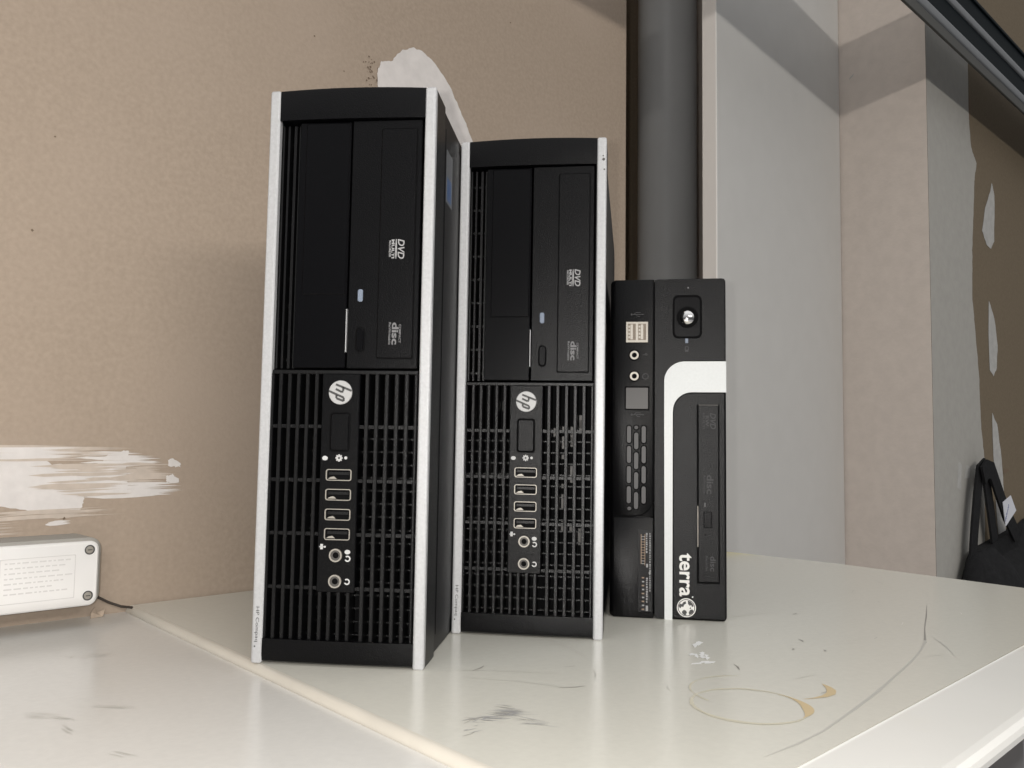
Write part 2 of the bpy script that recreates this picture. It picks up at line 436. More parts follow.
# ------------------------------------------------------------------ tall white panel, grey pipe
PNL = math.hypot(137.5-93.7, 62.6-59.0)
t = empty('laminate_panel', (93.7, 59.0, 0), atan2(62.6-59.0, 137.5-93.7))
tag(t, 'tall grey-white laminated board standing upright between grey pipe and beige wall', 'panel')
bm = NB(); box(bm, 0.25, PNL, 0.0, 2.0, 0, 240, 0, 0.05, 1)
obj('board', bm, 'laminate_panel', t)
bm = NB(); box(bm, 0.0, 0.25, 0.0, 2.0, 0, 240, 0, 0.06, 2)
obj('lit_edge', bm, 'laminate_edge', t)

bm = NB()
for (r_, z0, z1) in ((4.75, 0, 240),):
    n = 48
    A = [bm.verts.new((111.9 + r_*cos(2*pi*i/n), 79.6 + r_*sin(2*pi*i/n), z0)) for i in range(n)]
    B = [bm.verts.new((111.9 + r_*cos(2*pi*i/n), 79.6 + r_*sin(2*pi*i/n), z1)) for i in range(n)]
    for i in range(n): bm.faces.new((A[i], A[(i+1) % n], B[(i+1) % n], B[i]))
    bm.faces.new(A); bm.faces.new(B)
o = obj('drain_pipe', bm, 'pipe', smooth=True)
tag(o, 'dark grey vertical plastic pipe in the dark gap left of white board', 'pipe')

# ------------------------------------------------------------------ rail in the upper right corner
RY = 42.5
RZ = lambda z: D + HC + (z-HC)*0.982
t = empty('wall_rail', (0, 0, 0))
tag(t, 'black and silver metal rail crossing the upper right corner', 'rail')
RX0, RX1 = 25, 290
bm = NB()
box(bm, RX0, RX1, RY+0.3, RY+1.2, RZ(75.2), RZ(85.0), 0)
box(bm, RX0, RX1, RY+0.0, RY+0.5, RZ(84.4), RZ(85.0), 0, 0.12)
obj('rail_body', bm, 'rail_black', t)
bm = NB(); box(bm, RX0, RX1, RY-0.2, RY+0.5, RZ(74.9), RZ(76.6), 0, 0.33, 4)
obj('silver_bead', bm, 'rail_silver', t, True)
bm = NB(); box(bm, RX0, RX1, RY, RY+0.5, RZ(80.0), RZ(81.4), 0, 0.22, 3)
obj('silver_rib', bm, 'rail_silver', t, True)
bm = NB(); box(bm, RX0, RX1, RY-0.05, RY+0.35, RZ(73.3), RZ(74.95), 0, 0.12, 2)
obj('lower_lip', bm, 'rail_lip', t)
for x in (205, 262):
    bm = NB(); box(bm, x, x+4, RY+1.2, PY-0.02, D+75, D+84, 0, 0.2)
    obj('bracket', bm, 'rail_lip', t)

# ------------------------------------------------------------------ desks
t = empty('corner_desk', (60, 40, 0))
tag(t, 'scratched grey-green desk carrying the three computers, with coffee ring stain', 'desk')
T0 = Vector((60, 40, 0))
# outline of the top (room cm), cut out around the pipe corner
LX = lambda y: 23.0 + (y-17.0)*(25.2-23.0)/(68.2-17.0) + 0.55          # left edge drifts a little
BX = lambda y: 92.6 - (42.5-min(y, 42.5))*0.11
top = [(LX(17.1), 17.1), (BX(17.6), 17.6), (BX(24), 24.0), (92.6, 42.5), (92.3, 55.0), (91.6, 62.0), (80, 68.2), (LX(68.2), 68.2)]
bm = NB()
lo = [bm.verts.new((x, y, D-2.5)) for x, y in top]; hi = [bm.verts.new((x, y, D)) for x, y in top]
bm.faces.new(list(reversed(lo))); bm.faces.new(hi)
n = len(top)
for i in range(n): bm.faces.new((lo[i], lo[(i+1) % n], hi[(i+1) % n], hi[i]))
Z = D + 0.012
SK = [0.0]
def S(pts, w, mi):
    SK[0] += 0.00012; stroke(bm, pts, w, Z + SK[0], mi)
def arc(cx, cy, r, a0, a1, n=24): return [(cx + r*cos(radians(a0+(a1-a0)*i/n)), cy + r*sin(radians(a0+(a1-a0)*i/n))) for i in range(n+1)]
# long curved scratch near the back edge, its side scratch, and small nicks
S([(74.0, 26.9), (69.5, 25.3), (65, 23.8), (61.2, 22.4), (60.0, 21.95)], [.03, .10, .06, .14, .16], 1)
S([(60.7, 22.2), (58.2, 21.5), (55.5, 20.88), (52.8, 20.4), (50.2, 20.0)], [.18, .12, .10, .10, .12], 2)
S([(50.2, 20.0), (46.2, 19.35), (42.2, 18.86), (38.0, 18.42), (35.6, 18.4), (33.0, 18.6)], [.12, .20, .16, .10, .12, .02], 2)
S([(61.9, 22.1), (60.9, 21.3), (59.8, 20.58), (58.6, 19.85), (57.4, 19.24)], [.03, .09, .09, .07, .02], 2)
for i in range(46):
    x = random.uniform(29, 84); y = random.uniform(20, 60)
    if x < 62 and y > 40: continue
    a = random.uniform(-.6, .9); L = random.uniform(.4, 2.4)
    S([(x, y), (x+L*.5*cos(a), y+L*.5*sin(a)+random.uniform(-.15, .15)), (x+L*cos(a), y+L*sin(a))], [.02, random.uniform(.04, .09), .02], 2 if i % 4 else 1)
for (p, q) in (((39.9, 34.0), (42.0, 40.5)), ((31.0, 38.5), (36.0, 33.0)), ((31.5, 36.0), (34.5, 30.5)), ((46, 37.6), (62, 34.0))):
    S([p, ((p[0]+q[0])/2 + .3, (p[1]+q[1])/2), q], [.03, .07, .03], 2)
for (x, y, a, L) in ((51.3, 26.9, .4, .5), (54.0, 27.5, .9, .7), (34.0, 31.1, -.5, 1.5), (52.5, 25.3, .6, .5), (62, 32.4, .2, .8), (44.5, 26.6, .8, 1.2), (32.8, 36.6, .3, 1.3)):
    S([(x, y), (x+L*cos(a)*.6, y+L*sin(a)*.6-.1), (x+L*cos(a), y+L*sin(a))], [.04, .13, .04], 1)
# scribbled dark scuff in front of the second tower
for (x0, y0, x1, y1, n_, L_) in ((26.9, 30.3, 27.9, 29.7, 16, .8), (27.6, 29.9, 29.3, 29.7, 34, 1.5), (29.6, 30.7, 28.9, 27.6, 20, 1.8), (25.8, 29.1, 26.7, 29.3, 6, .7)):
    for k in range(n_):
        u = random.random(); x = x0+(x1-x0)*u + random.uniform(-.25, .25); y = y0+(y1-y0)*u + random.uniform(-.35, .35)
        a = radians(random.uniform(-75, -35)) if L_ > 1 else radians(random.uniform(-60, 20)); l = L_*random.uniform(.4, 1)
        S([(x-l*.5*cos(a), y-l*.5*sin(a)), (x, y), (x+l*.5*cos(a), y+l*.5*sin(a))], [.012, random.uniform(.03, .07), .012], 6 if k % 3 else 1)
# coffee ring and two brown crescents
RC, RR = (38.9, 22.7), 2.85
S([(x + random.uniform(-.03, .03), y + random.uniform(-.03, .03)) for x, y in arc(RC[0], RC[1], RR, 0, 360, 72)], [0.06 + 0.14*abs(sin(i*.17)) for i in range(73)], 4)
S(arc(41.0, 24.0, 3.0, 40, 170, 40), [0.03 + 0.08*abs(sin(i*.2)) for i in range(41)], 4)
S(arc(RC[0], RC[1], RR, 150, 235, 22), [0.04 + 0.26*sin(pi*i/22) for i in range(23)], 4)
S(arc(RC[0], RC[1], RR-.05, -88, -2, 28), [0.04 + 0.50*sin(pi*(i/28)**.75)**2.2 for i in range(29)], 3)
S([(41.9, 21.35), (42.5, 21.05), (43.2, 20.85), (43.9, 20.85), (44.5, 21.1), (45.0, 21.55), (45.3, 22.0)], [.03, .12, .30, .46, .48, .30, .04], 3)
# white chipped scuffs
for (x0, y0, x1, y1, w_) in ((48.8, 32.3, 46.4, 30.6, .35), (46.6, 30.6, 44.8, 29.2, .6), (45.2, 28.6, 43.4, 29.0, .5), (46.0, 30.6, 45.2, 30.2, .5)):
    for k in range(7):
        a_ = random.random()*.6; b_ = a_ + random.uniform(.2, .45); o_ = random.uniform(-w_, w_)*.6
        p_ = [(x0+(x1-x0)*t_ + o_*.7 + random.uniform(-.1, .1), y0+(y1-y0)*t_ - o_*.7) for t_ in (a_, (a_+b_)/2, b_)]
        S(p_, [.03, random.uniform(.22, .5), .03], 5)
for v in bm.verts: v.co -= T0
obj('desktop', bm, ['desk', 'scratch', 'scratch_soft', 'ring', 'ring_faint', 'chip', 'scuff'], t)
# rounded edge along the seam
bm = NB()
prof = [(0.0, 0.0)] + [(-0.5*sin(radians(a)), -0.5 + 0.5*cos(radians(a))) for a in range(10, 91, 10)] + [(-0.5, -2.5), (0.0, -2.5)]
A = [bm.verts.new((LX(17.1)+x, 17.1, D+z)) for x, z in prof]; B = [bm.verts.new((LX(68.2)+x, 68.2, D+z)) for x, z in prof]
for i in range(len(prof)):
    j = (i+1) % len(prof); bm.faces.new((A[i], A[j], B[j], B[i]))
bm.faces.new(A); bm.faces.new(list(reversed(B)))
for v in bm.verts: v.co -= T0
obj('side_edge', bm, 'edge', t, True)
# pale sloping front edge
bm = NB()
prof = [(17.05, 0.0), (16.95, -0.03), (13.1, -0.05), (12.75, -0.10), (12.5, -0.25), (12.42, -0.5), (12.5, -0.85), (13.4, -1.0), (14.4, -2.5), (17.05, -2.5)]
A = [bm.verts.new((LX(17.0), y, D+z)) for y, z in prof]; B = [bm.verts.new((BX(17.6)-0.2, y + 0.4, D+z)) for y, z in prof]
for i in range(len(prof)):
    j = (i+1) % len(prof); bm.faces.new((A[i], A[j], B[j], B[i]))
bm.faces.new(A); bm.faces.new(list(reversed(B)))
for v in bm.verts: v.co -= T0
o = obj('front_edge', bm, 'pale', t); o['label'] = 'paler rounded front edge of the desk'
for x, y in ((30, 22), (84, 24), (30, 62), (80, 60)):
    bm = NB(); box(bm, x-2, x+2, y-2, y+2, 0, D-2.5, 0, 0.3)
    for v in bm.verts: v.co -= T0
    obj('leg', bm, 'steel', t)

t = empty('side_desk', (-20, 30, 0))
tag(t, 'pale desk at lower left with yellowed strip along the seam', 'desk')
T0 = Vector((-20, 30, 0)); DL = D - 0.45
SX = lambda y: LX(y) - 0.5 - 0.05
bm = NB()
pts = [(-60, 2), (SX(2), 2), (SX(68.2), 68.2), (-60, 68.2)]
lo = [bm.verts.new((x, y, DL-2.5)) for x, y in pts]; hi = [bm.verts.new((x, y, DL)) for x, y in pts]
bm.faces.new(list(reversed(lo))); bm.faces.new(hi)
for i in range(4): bm.faces.new((lo[i], lo[(i+1) % 4], hi[(i+1) % 4], hi[i]))
Z = DL + 0.012
for (x, y, L, a) in ((12.6, 46.2, 2.6, -.9), (13.6, 45.0, 1.6, -1.2), (15.2, 45.3, 2.2, -.8), (13.4, 43.2, 1.4, -1.5), (18.5, 56, 1.2, .1), (19.2, 55.4, .9, .4), (14, 38.5, 1.8, -1.2), (23, 47, .5, .2), (17.5, 56.4, .6, .6)):
    for k in range(3):
        dx, dy = random.uniform(-.35, .35), random.uniform(-.35, .35); l = L*random.uniform(.5, 1)
        S([(x+dx, y+dy), (x+dx+l*.5*cos(a), y+dy+l*.5*sin(a)), (x+dx+l*cos(a), y+dy+l*sin(a))], [.02, .07, .02], 2)
for v in bm.verts: v.co -= T0
obj('desktop', bm, ['desk_left', 'scratch', 'scratch_soft'], t)
for x, y in ((-54, 8), (16, 8), (-54, 62), (16, 62)):
    bm = NB(); box(bm, x-2, x+2, y-2, y+2, 0, DL-2.5, 0, 0.3)
    for v in bm.verts: v.co -= T0
    obj('leg', bm, 'steel', t)

# ------------------------------------------------------------------ white box on the wall
t = empty('wall_box', (12, WY, D))
tag(t, 'white plastic box with corner screws low on the brown wall at left', 'box')
bm = NB()
prism(bm, rrect(-18, 10.15, 0.95, 5.75, 0.8), -3.6, 0.0, 0, 0.25)
obj('housing', bm, 'shaded_box', t, True)
bm = NB(); prism(bm, rrect(-17.8, 9.85, 1.05, 5.55, 0.6), -4.0, -3.5, 0, 0.12)
cover = obj('cover_plate', bm, 'white_box', t, True)
bm = NB()
frame(bm, rrect(3.6, 8.3, 1.7, 4.7, .05), rrect(3.65, 8.25, 1.75, 4.65, .05), -4.02, -4.0)
frame(bm, rrect(-3.6, 2.6, 1.7, 4.0, .05), rrect(-3.55, 2.55, 1.75, 3.95, .05), -4.02, -4.0)
for k in range(7):
    z = 4.35 - k*.34; x = 3.9
    while x < 7.9 - (k % 3)*.5:
        w = random.uniform(.12, .5); box(bm, x, x+w, -4.015, -4.0, z, z+.09); x += w + .12
obj('faded_label', bm, 'box_print', cover)
bm = NB()
for k in range(9): box(bm, 1.2+k*.16, 1.3+k*.16, -4.015, -4.0, 2.1+.08*(k % 4), 2.35+.06*(k % 5))
obj('red_smear', bm, 'box_pink', cover)
for z in (1.75, 4.95):
    for x in (9.2, -17.0):
        bm = NB(); prism(bm, circle(x, z, .27), -4.06, -3.95, 0, .04)
        frame(bm, circle(x, z, .34), circle(x, z, .27), -4.03, -3.95, 1)
        box(bm, x-.15, x+.15, -4.08, -4.05, z-.03, z+.03, 1)
        obj('screw', bm, ['nickel', 'ink'], t, True)

bm = NB()
tube(bm, [(22.0, 67.9, D+1.5), (22.9, 67.8, D+1.05), (23.8, 67.8, D+0.5), (24.7, 67.6, D+0.1), (25.2, 66.8, D+0.08)], 0.10, 0, 8)
o = obj('thin_cable', bm, 'cable', smooth=True)
tag(o, 'short dark thin cable between white box and desk seam', 'cable')
bm = NB()
pts = [(0, 0, 0), (.9, -.1, .05), (1.1, .0, .55), (.55, .15, .35), (.35, .1, .8), (.05, .05, .45)]
f1 = [bm.verts.new(p) for p in pts]; f2 = [bm.verts.new((p[0]+.05, p[1]+.12, p[2])) for p in pts]
bm.faces.new(f1); bm.faces.new(list(reversed(f2)))
for i in range(6): bm.faces.new((f1[i], f1[(i+1) % 6], f2[(i+1) % 6], f2[i]))
o = obj('cardboard_scrap', bm, 'card', loc=(22.4, 67.2, DL)); o.rotation_euler = (0, 0, .2)
tag(o, 'tiny torn cardboard scrap beside the white box corner', 'scrap')

# ------------------------------------------------------------------ the tall business tower (built once, copied once)
TW, TH, TD = 10.13, 33.85, 34.6
def build_tower():
    t = empty('computer_tower', (0, 0, 0))
    # steel case with a recessed side panel
    bm = NB(); box(bm, 0.16, TW-0.16, 2.9, TD, 0.06, TH-0.05, 0, 0.06, 1)
    case = obj('case', bm, 'casem', t, True)
    for x0, x1 in ((0.13, 0.2), (TW-0.2, TW-0.13)):
        bm = NB(); box(bm, x0, x1, 4.0, TD-0.6, 1.1, TH-1.0, 0, 0.04, 1)
        obj('side_panel', bm, 'casem', t)
    # bezel: bowed caps, side walls, backing
    bm = NB()
    def cap(z0, z1, top):
        N = 14; W0, W1 = 0.62, 9.50
        ring = []
        for i in range(N+1):
            x = W0 + (W1-W0)*i/N; u = (x-5.06)/5.06; bow = 0.18*(1-u*u)
            zz = 0.10*(1-u*u) * (1 if top else -0.3)
            if top: sec = [(0.0-bow, z0), (-0.02-bow, z1-.16), (0.03-bow, z1-.05+zz), (0.2-bow*.6, z1+zz), (3.0, z1), (3.0, z0)]
            else:   sec = [(3.0, z0), (0.35-bow*.6, z0), (0.05-bow, z0+.15), (-0.02-bow, z0+.5), (0.0-bow, z1), (3.0, z1)]
            ring.append([bm.verts.new((x, y, z)) for y, z in sec])
        for A, B in zip(ring, ring[1:]):
            for k in range(6):
                l = (k+1) % 6; bm.faces.new((A[k], A[l], B[l], B[k]))
        bm.faces.new(ring[0]); bm.faces.new(list(reversed(ring[-1])))
    cap(32.02, TH, True); cap(0.03, 1.43, False)
    box(bm, 0.02, 0.62, 0.35, 3.0, 0.05, TH-.05, 0); box(bm, 9.41, TW-0.02, 0.35, 3.0, 0.05, TH-.05, 0)
    box(bm, 0.5, 9.6, 2.4, 2.95, 1.3, 32.2, 1)
    obj('bezel', bm, ['black', 'void'], t, True)
    for x0, x1, lab in ((0.0, 0.62, 1), (9.50, TW, 0)):
        bm = NB(); prism(bm, rrect(x0, x1, 0.0, TH, 0.14, 3), -0.08, 0.4, 0, 0.07)
        st = obj('side_strip', bm, 'silver', t, True)
        if lab:
            bm = NB(); text_into(bm, 'HP Compaq', 0.30, 2.22, -0.08, 2.0, 0.26)
            prism(bm, circle(0.21, 0.96, 0.05, 10), -0.09, -0.08)
            obj('model_lettering', bm, 'ink', st)
    # side vent left of the drives
    bm = NB()
    for x, w in ((0.70, .10), (1.02, .12), (1.40, .16), (1.72, .12)): box(bm, x, x+w, 0.35, 2.4, 17.1, 31.8, 0)
    for k in range(9): box(bm, 0.65, 1.85, 1.0, 1.3, 17.6+k*1.65, 17.75+k*1.65, 0)
    obj('side_vent', bm, 'black_bar', t)
    # drive bay blank with card-slot cover
    bm = NB(); box(bm, 1.86, 5.0, 0.10, 2.3, 17.12, 31.9, 0, 0.05, 1)
    bay = obj('bay_panel', bm, 'black_smooth', t)
    bm = NB(); box(bm, 2.27, 4.93, 0.02, 0.6, 21.47, 31.82, 0, 0.05, 1)
    obj('slot_cover', bm, 'black_smooth', bay)
    bm = NB(); box(bm, 5.02, 5.06, 0.02, 0.4, 18.06, 20.6, 0)  # thin silver strip painted in as the highlight along the drive gap
    obj('gap_highlight', bm, 'silver', t)
    # optical drive
    bm = NB(); box(bm, 5.10, 9.33, 0.08, 2.3, 17.10, 31.95, 0, 0.05, 1)
    od = obj('optical_drive', bm, 'black', t)
    bm = NB(); prism(bm, rrect(6.92, 9.02, 17.72, 31.38, .08, 2), -0.02, 0.3, 0, 0.03)
    frame(bm, rrect(6.87, 9.07, 17.67, 31.43, .08, 2), rrect(6.92, 9.02, 17.72, 31.38, .08, 2), 0.06, 0.3, 1)
    tr = obj('tray_door', bm, ['black', 'void'], od)
    bm = NB()
    text_into(bm, 'DVD', 8.23, 24.15, -0.02, 1.18, 0.40, 0.02, 0.25)
    prism(bm, circle(7.93, 24.15, .05, 20, .60), -0.035, -0.02)
    text_into(bm, 'MULTI', 7.75, 24.15, -0.02, 1.12, 0.17, 0.035)
    text_into(bm, 'RECORDER', 7.57, 24.15, -0.02, 1.0, 0.13, 0.02)
    obj('disc_format_logo', bm, 'mark_mid', od)
    bm = NB()
    text_into(bm, 'COMPACT', 8.28, 19.15, -0.02, 1.1, 0.13, 0.02)
    text_into(bm, 'disc', 8.0, 19.15, -0.02, 1.3, 0.40, 0.03)
    text_into(bm, 'ReWritable', 7.68, 19.15, -0.02, 1.3, 0.14, 0.015)
    obj('disc_logo', bm, 'mark_dim', od)
    bm = NB(); prism(bm, rrect(5.68, 5.99, 21.04, 21.78, .12), 0.0, 0.3, 0, .04); obj('drive_light', bm, 'ledm', od)
    bm = NB(); frame(bm, rrect(5.60, 6.18, 18.05, 19.55, .28), rrect(5.66, 6.12, 18.11, 19.49, .23), 0.04, 0.3, 1)
    prism(bm, rrect(5.66, 6.12, 18.11, 19.49, .23), -0.03, 0.3, 0, .05); obj('eject_button', bm, ['black_smooth', 'void'], od)
    bm = NB(); prism(bm, circle(6.45, 21.0, .05, 10), 0.06, 0.2); obj('eject_hole', bm, 'void', od)
    # ventilation grille
    bm = NB()
    box(bm, 0.62, 9.41, 0.10, 0.9, 16.76, 17.0, 0, .04, 1)
    for x in (1.17, 1.71, 2.25, 2.80, 3.36): box(bm, x-.11, x+.11, 0.05, 1.2, 1.4, 16.8, 0, .04, 1)
    for x in (6.39, 6.98, 7.57, 8.16, 8.75): box(bm, x-.12, x+.12, 0.05, 1.2, 1.4, 16.8, 0, .04, 1)
    for x in (9.30, 0.68): box(bm, x-.08, x+.08, 0.05, 1.2, 1.4, 16.8, 0, .04, 1)
    for x in (3.92, 4.46, 5.02, 5.58): box(bm, x-.11, x+.11, 0.05, 1.2, 1.4, 4.2, 0, .04, 1)
    for z in (13.69, 10.55, 7.45, 4.35):
        box(bm, 0.62, 3.8, 0.25, 1.0, z-.1, z+.1, 0); box(bm, 5.9, 9.41, 0.25, 1.0, z-.1, z+.1, 0)
    z = 1.6
    while z < 13.2:
        box(bm, 0.62, 9.41, 1.0, 1.2, z-.04, z+.04, 0); z += 0.76
    for k in range(26):
        x = random.choice((1.44, 1.98, 2.52, 3.08, 6.68, 7.27, 7.86, 8.45)); z = random.uniform(5, 16)
        box(bm, x-.1, x+.1, 1.7, 1.9, z, z+random.uniform(.2, 1.2), 1)
    obj('front_grille', bm, ['black_bar', 'nickel_dull'], t)
    # port panel
    bm = NB(); box(bm, 3.72, 5.98, 0.02, 1.3, 4.15, 16.78, 0, .05, 1)
    io = obj('port_panel', bm, 'black', t)
    bm = NB(); prism(bm, circle(4.84, 15.68, .70, 40), -0.07, 0.05, 0, .03)
    def bar(x0, z0, x1, z1, w):
        d = Vector((x1-x0, z1-z0)).normalized(); nn = Vector((-d.y, d.x))*w/2
        f = bm.faces.new([bm.verts.new((x, -0.085, z)) for x, z in ((x0+nn.x, z0+nn.y), (x1+nn.x, z1+nn.y), (x1-nn.x, z1-nn.y), (x0-nn.x, z0-nn.y))]); f.material_index = 1
    lx, lz = 4.84, 15.68
    def LT(pts, w=.125):
        for (a, b_) in zip(pts, pts[1:]):
            # letter space: right = text direction (runs down the badge), up = letter tops (to the right)
            bar(lx + a[1], lz - a[0], lx + b_[1], lz - b_[0], w)
    LT([(-.47, -.27), (-.10, .68)]); LT([(-.32, .18), (-.08, .18), (-.02, .1), (-.20, -.27)])
    LT([(-.08, -.68), (.30, .22), (.50, .22), (.34, -.22), (.14, -.22)])
    obj('maker_badge', bm, ['badge', 'ink'], io)
    bm = NB(); frame(bm, rrect(4.22, 5.48, 12.22, 14.54, .2), rrect(4.30, 5.40, 12.30, 14.46, .16), -0.01, 0.2, 1)
    prism(bm, rrect(4.30, 5.40, 12.30, 14.46, .16), -0.05, 0.2, 0, .06); obj('power_button', bm, ['black', 'void'], io)
    bm = NB(); prism(bm, circle(4.02, 11.85, .17, 14, .13), 0.0, 0.05); obj('drive_symbol', bm, 'mark', io)
    bm = NB(); prism(bm, circle(4.86, 11.87, .15, 14), 0.0, 0.05)
    for k in range(8):
        a = k*pi/4; prism(bm, circle(4.86+.17*cos(a), 11.87+.17*sin(a), .05, 8), 0.0, 0.05)
    prism(bm, circle(4.86, 11.87, .07, 10), -0.01, 0.01, 1); obj('power_symbol', bm, ['mark', 'ink'], io)
    bm = NB(); prism(bm, circle(5.26, 11.88, .09, 12), 0.0, 0.05); obj('power_light', bm, 'mark', io)
    bm = NB()
    # tree-shaped bus symbol, microphone dot and headphone arcs
    box(bm, 3.83, 4.15, -0.0, 0.05, 6.72, 6.77); prism(bm, circle(4.17, 6.745, .06, 10), -0.0, 0.05); box(bm, 3.9, 4.06, -0.0, 0.05, 6.6, 6.9)
    obj('bus_symbol', bm, 'mark', io)
    bm = NB(); prism(bm, circle(5.52, 6.48, .17, 14, .13), 0.0, 0.05); obj('microphone_symbol', bm, 'mark', io)
    for cz in (6.10, 4.79):
        bm = NB()
        c0 = circle(5.54, cz, .18, 16); c1 = circle(5.54, cz, .10, 16)
        for i in range(-7, 6):
            j = i+1; f = bm.faces.new([bm.verts.new((p[0], 0.0, p[1])) for p in (c0[i % 16], c0[j % 16], c1[j % 16], c1[i % 16])])
        obj('headphone_symbol', bm, 'mark', io)
    for z0, z1 in ((10.56, 11.22), (9.42, 10.08), (8.28, 8.94), (7.15, 7.82)):
        bm = NB(); frame(bm, rrect(4.12, 5.64, z0, z1, .14), rrect(4.175, 5.59, z0+.045, z1-.045, .10), -0.06, 0.3, 0)
        prism(bm, rrect(4.20, 5.58, z0+.06, z1-.06, .09), 0.0, 0.1, 1)
        box(bm, 4.30, 5.50, -0.045, 0.02, z0+.34, z0+.50, 2)
        v = [bm.verts.new(p) for p in ((4.24, -0.03, z0+.10), (4.78, -0.03, z0+.10), (4.60, -0.03, z0+.24), (4.40, -0.03, z0+.2))]
        f = bm.faces.new(v); f.material_index = 0
        obj('usb_port', bm, ['nickel', 'void', 'black_bar'], io)
    for z in (6.28, 4.80):
        bm = NB(); frame(bm, circle(4.84, z, .38), circle(4.84, z, .30), -0.10, 0.2, 0)
        frame(bm, circle(4.84, z, .30), circle(4.84, z, .18), -0.04, 0.2, 1); prism(bm, circle(4.84, z, .18), 0.0, 0.1, 2)
        obj('audio_jack', bm, ['nickel', 'nickel_dull', 'void'], io, True)
    return t

def kids(o): return [c for c in bpy.data.objects if c.parent == o]
def copy_thing(src):
    r = src.copy(); COL.objects.link(r)
    for ch in kids(src):
        c = ch.copy(); COL.objects.link(c); c.parent = r
        for g in kids(ch):
            d = g.copy(); COL.objects.link(d); d.parent = c
    return r

def place(o, x, y, yaw):
    p = room(x, y); o.location = (p[0]*CM, p[1]*CM, D*CM); o.rotation_euler = (0, 0, yaw-AH)
    return o

tower = build_tower()
tower2 = copy_thing(tower)
place(tower, -14.86, 50.15, -0.106)
tower.rotation_euler.y = 0.003; tower.location.z += 0.0003
place(tower2, -3.86, 58.42, -0.140)
tower2.rotation_euler.y = 0.003; tower2.location.z += 0.0003
GRP = 'two matching black computer towers with silver edges'
tag(tower, 'larger-looking front black computer tower with silver edges, nearest the left wall', 'computer', GRP)
tag(tower2, 'middle black computer tower with silver edges, between front tower and small computer', 'computer', GRP)
# blue sticker only on the front tower's right flank
bm = NB(); box(bm, TW-0.13, TW-0.12, 4.3, 6.4, 28.2, 31.6, 0); box(bm, TW-0.13, TW-0.115, 4.6, 6.1, 28.4, 29.9, 1)
obj('side_sticker', bm, ['sticker_grey', 'sticker'], tower)
# chipped paint only on the middle tower's right strip
bm = NB()
for x, z, r_ in ((9.93, 32.3, .10), (9.98, 31.6, .06), (9.9, 32.55, .05)): prism(bm, circle(x, z, r_, 8), -0.085, -0.06)
obj('paint_chip', bm, 'nickel_dull', tower2)

